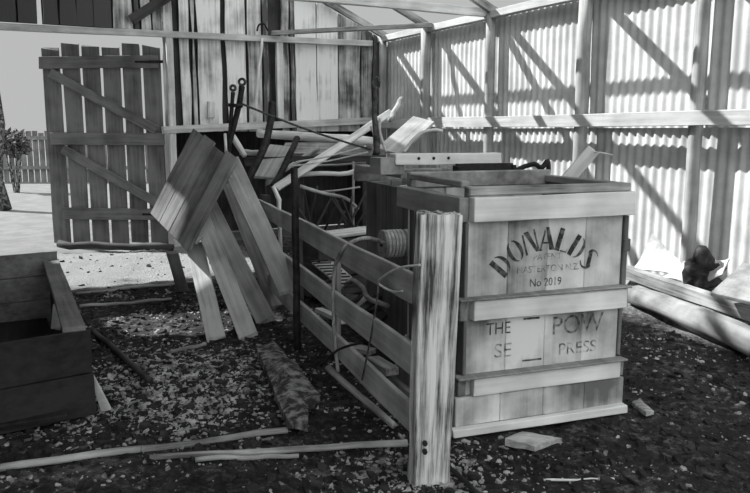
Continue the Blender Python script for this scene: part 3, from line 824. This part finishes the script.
# ------------------------------------------------------------------ right hand heap
a=gz(G(632,308),.09); c=gz(G(800,372),.09)
o=rpole('log',a,c,.092,.10,M['log'],'big barkless log on the ground at the right edge','log',bend=.03,n=18,wob=.3)
a=WR(622,270,.42); c=WR(810,338,.42); c.z=max(c.z,.10)
o=plank('squared_beam',a,c,.10,.11,M['grey'],(0,0,1)); tag(o,'long squared timber lying behind the big log','timber')
o=plank('leaning_board',WR(736,300,.62),WR(768,268,.14),.42,.03,M['concrete'],(-.6,-.5,.6)); tag(o,'wide grey slab tilted against the wall foot at the right edge','slab')
# dark stump
root_p=G(700,288,.0); 
b=MB(); b.tube(curve_pts([(0,0,-.02),(-.02,.02,.12),(.02,0,.24),(-.03,0,.36)],4),[.14,.135,.13,.12,.115,.11,.1,.1,.09,.085,.07,.05,.02],12,0,.7)
b.tube(curve_pts([(.03,0,.2),(.12,-.03,.16),(.2,-.03,.2)],4),[.07,.07,.065,.06,.055,.05,.045,.04,.02],8,0,.5)
p_=WR(700,280,.24)
o=b.build('tree_stump',M['iron'],smooth=True); o.location=V((p_.x,p_.y,ground_z(p_.x,p_.y)+.02)); tag(o,'dark gnarled stump piece standing behind the squared timber','stump')
# pale crumpled sheets by the wall foot
def crumple(name,pix,zs,label,mat='paper',cat='sheet'):
    P=[WR(x,y,z) for (x,y),z in zip(pix,zs)]; b=MB(); n=6; vs=[];fs=[]
    for i in range(n+1):
        for j in range(n+1):
            p=lerp(lerp(P[0],P[1],i/n),lerp(P[3],P[2],i/n),j/n); p=p+V((0,0,1))*.05*noise.noise(p*6); vs.append(p)
    for i in range(n):
        for j in range(n):
            a=i*(n+1)+j; fs.append((a,a+1,a+n+2,a+n+1))
    m_=vs[0].copy(); vs=[v-m_ for v in vs]
    b.add(vs,fs); o=b.build(name,M[mat],smooth=False); o.location=m_
    s=o.modifiers.new('s','SOLIDIFY'); s.thickness=.012
    return tag(o,label,cat)
crumple('crumpled_sheet',[(634,268),(652,234),(668,248),(690,276)],[.3,.12,.12,.3],'pale crumpled sheet propped near the wall right of the press')
crumple('crumpled_sheet',[(662,276),(684,262),(700,272),(690,286)],[.38,.22,.22,.38],'small pale sheet on the ground left of the dark stump')
crumple('crumpled_sheet',[(705,264),(729,258),(722,276),(708,280)],[.12,.1,.25,.28],'pale triangular scrap of sheet just right of the dark stump')
# ------------------------------------------------------------------ junk heap in the middle back
def bk(px,py,Y): return DY(px,py,Y)
def ro(name,pts,r,mat,label,cat,n=10,wob=.15,smooth=True):
    o=pole(name,pts,r,M[mat],n=n,wob=wob); return tag(o,label,cat)
rpole('round_pole',bk(258,133,9.6),bk(372,142,9.2),.055,.065,M['pale'],'round peeled pole on the heap just below the wall rail','pole')
rpole('round_pole',bk(240,152,9.3),bk(290,155,9.2),.035,.035,M['grey'],'short grey pole on the heap left of the tilted board','pole')
o=plank('heap_slab',bk(284,149,9.0),bk(372,151,8.6),.17,.05,M['grey'],(0,-.8,.6)); tag(o,'rough split slab lying under the round peeled pole','slab')
o=plank('prop_board',bk(276,188,7.6),bk(391,112,8.8),.085,.03,M['pale'],(0,-.9,.4)); tag(o,'pale board slanting up to the right across the junk heap','board')
rpole('thin_pole',bk(262,185,8.3),bk(318,148,8.8),.03,.03,M['grey'],'grey pole slanting beside the tilted board on the heap','pole')
rpole('cross_pole',bk(296,176,8.0),bk(372,170,8.0),.026,.026,M['pale'],'thin pale pole level across the dark recess','pole',bend=.05)
rpole('cross_pole',bk(300,166,8.6),bk(366,163,8.6),.012,.012,M['grey'],'thin grey rod above the level pale pole','rod')
gpole(58,248,172,252,.07,.06,'dark','dark rough log lying along the foot of the open door',name='log',cat='log',bend=.05)
rpole('upright_rod',bk(353,158,8.4),V((bk(353,158,8.4).x,8.4,0)),.014,.014,M['grey'],'thin upright rod before the dark recess','rod',bend=.005)
ro('wire_strand',curve_pts([bk(242,104,8.0),bk(300,127,8.0),bk(345,142,7.9),bk(370,149,7.8)],5),.011,'rust','dark wire running down from the ringed levers to the press','wire')
ro('wire_strand',curve_pts([bk(296,162,7.8),bk(330,156,7.9),bk(366,146,8.0)],5),.009,'wire','pale wire rising to the right over the heap','wire')
ro('wire_strand',curve_pts([bk(292,166,7.8),bk(328,161,7.9),bk(368,152,8.0)],5),.008,'wire','lower of the pale wires on the heap','wire')
ro('branch',curve_pts([bk(300,186,7.6),bk(322,193,7.6),bk(345,198,7.7),bk(358,209,7.8)],5),.018,'grey','crooked branch lying in the dark recess','branch')
ro('branch',curve_pts([bk(318,192,7.6),bk(340,190,7.7),bk(360,187,7.8)],5),.009,'grey','thin twig across the dark recess above the crooked branch','branch')
o=plank('tilted_board',bk(262,178,8.0),bk(281,146,8.5),.27,.03,M['mid'],(-.2,-.9,.4)); tag(o,'square grey board tilted on the heap between dark straps','board')
ro('dark_strap',curve_pts([bk(272,102,8.3),bk(270,125,8.2),bk(263,150,8.0),bk(246,184,7.8)],5),.04,'iron','thick dark strap draped left of the tilted board','strap')
ro('dark_strap',curve_pts([bk(297,138,8.3),bk(291,152,8.1),bk(280,175,7.9),bk(272,187,7.8)],5),.035,'iron','thick dark strap draped right of the tilted board','strap')
# ringed levers
def lever(px,py,rr,pts,r,label):
    Y=7.9; top=bk(px,py,Y); root=empty('iron_lever',bk(*pts[-1],Y)); tag(root,label,'lever','ringed iron levers')
    b=MB(); c=top; b.tube([c+V((math.cos(a)*rr,0,math.sin(a)*rr)) for a in [i*math.pi/8 for i in range(17)]],.014,8)
    attach(b.build('ring',M['rust'],smooth=True),root)
    P=[bk(px,py+rr*Y*.0+4,Y)]+[bk(x,y,Y) for x,y in pts]
    o=pole('shaft',curve_pts(P,5),r,M['iron'],n=8); attach(o,root)
lever(233,88,.026,[(232,105),(231,120),(229,150)],.022,'shorter ringed iron lever rising from the heap, left of the pair')
lever(242,82,.032,[(240,100),(236,118),(229,145),(227,165)],.032,'taller ringed iron lever rising from the heap, right of the pair')
ro('lever_link',[bk(229,105,7.9),bk(242,106,7.85)],.02,'iron','short iron link joining the two ringed levers','link')
ro('pale_stick',[bk(231,133,7.98),bk(238,145,7.94),bk(245,156,7.9)],[.03,.035,.03],'pale','stubby pale stick at the foot of the ringed levers','stick')
ro('pale_stick',[bk(225,134,7.8),bk(226,152,7.7)],[.015,.015],'pale','thin pale peg left of the stubby stick','stick')
ro('pale_stick',[bk(273,186,7.4),bk(279,200,7.4),bk(279,214,7.4),V((bk(282,240,7.4).x,7.4,-.03))],[.02,.025,.02,.02],'pale','short pale stick below the tilted board','stick')
rpole('wall_stick',WB(254.5,121,.15),WB(262,38,.12),.022,.018,M['pale'],'tall pale stick leaning on the board wall','stick')
ro('hanging_loop',curve_pts([WB(257,31,.12),WB(259,25,.12),WB(264,24,.12),WB(268,31,.12)],5),.013,'iron','small dark loop hung on the wall plate','loop')
# block on rail
o=plank('wood_block',WB(211,118,.08),WB(211,102,.08),.10,.06,M['pale'],-AA); tag(o,'small pale block standing on the wall rail','block')
# forged upright
ft=empty('iron_fork',bk(376,155,6.5)); tag(ft,'upright dark forged iron with forked prongs rising behind the press','fork')
o=pole('shaft',curve_pts([bk(376,86,6.5),bk(374,110,6.5),bk(376,130,6.5),bk(377,154,6.5)],4),[.014,.015,.017,.02,.024,.024,.024,.027,.03,.03,.03,.028,.028],M['rust'],n=8); attach(o,ft)
o=pole('prong',curve_pts([bk(371,126,6.5),bk(374,135,6.5),bk(377,152,6.5)],4),.012,M['wire'],n=6); attach(o,ft)
o=pole('prong',curve_pts([bk(380,118,6.5),bk(380,133,6.5),bk(386,152,6.5)],4),.014,M['wire'],n=6); attach(o,ft)
b=MB(); b.tube([bk(376,83,6.5)+V((math.cos(i*math.pi/6)*.03,0,math.sin(i*math.pi/6)*.05)) for i in range(13)],.012,6); attach(b.build('eye',M['rust'],smooth=True),ft)
o=plank('slanting_board',bk(388,152,7.4),bk(424,120,8.2),.26,.03,M['mid'],(-.3,-.9,.3)); tag(o,'wide grey board slanting up behind the press to the wall','board')
ro('cane_hoop',curve_pts([bk(404,152,6.6),bk(411,142,6.6),bk(421,133,6.6),bk(433,130,6.6),bk(443,131,6.6)],5),.014,'pale','pale bent cane curving up behind the press beam','cane')
rpole('stub_pole',bk(390,120,8.4),bk(401,99,8.8),.03,.03,M['grey'],'grey pole end beyond the iron fork by the corner','pole')
# trestle under the heap so that it rests on something
root=empty('trestle',bk(315,232,8.9)); tag(root,'dark trestle carrying the poles under the wall rail','trestle')
for px in (262,300,366):
    p=bk(px,153,9.2); plank('leg',V((p.x,9.2,-.04)),p,.08,.06,M['dark'],(0,1,0),parent=root)
plank('beam',bk(245,162,9.2),bk(385,160,9.2),.10,.08,M['dark'],(0,1,0),parent=root)
plank('beam',bk(245,160,8.3),bk(385,158,8.3),.06,.05,M['dark'],(0,1,0),parent=root)
for px in (262,372):
    p=bk(px,160,8.3); plank('leg',V((p.x,8.3,-.04)),p,.07,.06,M['dark'],(0,1,0),parent=root)
for i in range(14):
    x=random.uniform(300,360); p=bk(x,random.uniform(205,222),random.uniform(7.4,8.2)); q=p+V((random.uniform(-.3,.3),random.uniform(-.2,.2),random.uniform(.05,.3)))
    p.z=max(.05,p.z-.3)
    o=rpole('scrap_stick',p,q,.015,.011,M['dark'],'dark scrap stick standing in the recess jumble','stick',bend=.006,group='scrap sticks in the recess')
# ------------------------------------------------------------------ litter
def litter(name,N,f,smin,smax,mats,label,seed):
    rn=random.Random(seed); b=MB(); k=0; tries=0
    while k<N and tries<N*30:
        tries+=1; x=rn.uniform(-4.2,4.2); y=rn.uniform(2.6,10.5)
        if y<abs(x)*1.6: continue
        u,t,_=toS(V((x,y,0)))
        if u<1.0 or t<.1: continue
        if sstep(3.0,1.9,t)*sstep(2.2,3.2,u)>.25 and rn.random()<.9: continue
        dns=f(x,y)
        if rn.random()>dns: continue
        if tries%1==0 and rn.random()>min(1,(4.5/y)**1.2): continue
        L=V((x,y,0))-O; lx=L.dot(V((.944,.331,0))); ly=L.dot(V((-.331,.944,0)))
        if -.06<lx<1.15 and -.06<ly<2.5: continue
        s=rn.uniform(smin,smax)*(.6 if rn.random()<.6 else 1.5); a=rn.uniform(0,6.28); asp=rn.uniform(.3,1)
        z=ground_z(x,y); n=5; top=[];bot=[]
        ta=rn.uniform(-.35,.35); tb=rn.uniform(-.35,.35)
        for j in range(n):
            q=2*math.pi*j/n+rn.uniform(-.3,.3); r=s*rn.uniform(.7,1.2)
            dx_=math.cos(q)*r; dy_=math.sin(q)*r*asp
            X=dx_*math.cos(a)-dy_*math.sin(a); Yy=dx_*math.sin(a)+dy_*math.cos(a)
            hz=ta*X+tb*Yy+s*.25
            top.append(V((x+X*.8,y+Yy*.8,z+hz+s*.12))); bot.append(V((x+X,y+Yy,z+hz-s*.45)))
        b.add(top+bot,[tuple(range(n))]+[(j,n+j,n+(j+1)%n,(j+1)%n) for j in range(n)],rn.uniform(-.1,.1),0); k+=1
    o=b.build(name,mats); tag(o,label,'litter',kind='stuff'); return o
def patch(x,y,s=1.6,o=0): return noise.noise(V((x*s+o,y*s,o)))*.5+noise.noise(V((x*4+o,y*4,o)))*.3
def fchip(x,y):
    # chips lie thick left of the fence and thin on the right
    d=.03+1.3*max(0,patch(x,y,1.6,3)-.03)
    cl=math.exp(-(((x+1.25)/.55)**2+((y-4.6)/.7)**2))
    d+=cl*.9
    d+=.9*math.exp(-(((x-.35)/.45)**2+((y-3.35)/.25)**2))
    if x>0.5: d*=.3
    return min(1,d)
litter('wood_chips',14000,fchip,.004,.015,M['chip'],'pale chips and dry litter strewn over the earth floor',4)
litter('earth_clods',9000,lambda x,y:.45+.6*max(0,patch(x,y,2.2,9)),.008,.03,M['clod'],'dark earth clods strewn over the floor',5)
# ------------------------------------------------------------------ lights, world, camera
sd=bpy.data.lights.new('sun','SUN'); sd.energy=10.5; sd.angle=.012; so=bpy.data.objects.new('sun',sd); C.objects.link(so)
so.rotation_euler=SUN.to_track_quat('Z','Y').to_euler()
w=bpy.data.worlds.new('w'); bpy.context.scene.world=w; w.use_nodes=True
N=w.node_tree.nodes; L=w.node_tree.links; bg=N['Background']
tc=N.new('ShaderNodeTexCoord'); sx=N.new('ShaderNodeSeparateXYZ'); L.new(tc.outputs['Generated'],sx.inputs[0])
mr=N.new('ShaderNodeMapRange'); mr.inputs[1].default_value=.15; mr.inputs[2].default_value=-.6; mr.inputs[3].default_value=.50; mr.inputs[4].default_value=1.8
L.new(sx.outputs[1],mr.inputs[0])
mz=N.new('ShaderNodeMapRange'); mz.inputs[1].default_value=.30; mz.inputs[2].default_value=.75; mz.inputs[3].default_value=0; mz.inputs[4].default_value=.35
L.new(sx.outputs[2],mz.inputs[0]); ms=N.new('ShaderNodeMath'); ms.operation='ADD'; L.new(mr.outputs[0],ms.inputs[0]); L.new(mz.outputs[0],ms.inputs[1])
cc=N.new('ShaderNodeCombineColor')
for i in range(3):
    k=N.new('ShaderNodeMath'); k.operation='MULTIPLY'; k.inputs[1].default_value=TINT[i]; L.new(ms.outputs[0],k.inputs[0]); L.new(k.outputs[0],cc.inputs[i])
L.new(cc.outputs[0],bg.inputs[0]); bg.inputs[1].default_value=1.0
cam=bpy.data.cameras.new('camera'); cam.sensor_width=36; cam.lens=36*F/750; cam.clip_end=300
co=bpy.data.objects.new('camera',cam); C.objects.link(co); co.location=(0,0,CAMZ); co.rotation_euler=(math.pi/2-TH,0,0)
sc=bpy.context.scene; sc.camera=co
vs_=sc.view_settings; vs_.view_transform='Standard'; vs_.look='None'; vs_.exposure=0; vs_.gamma=1; vs_.use_curve_mapping=False
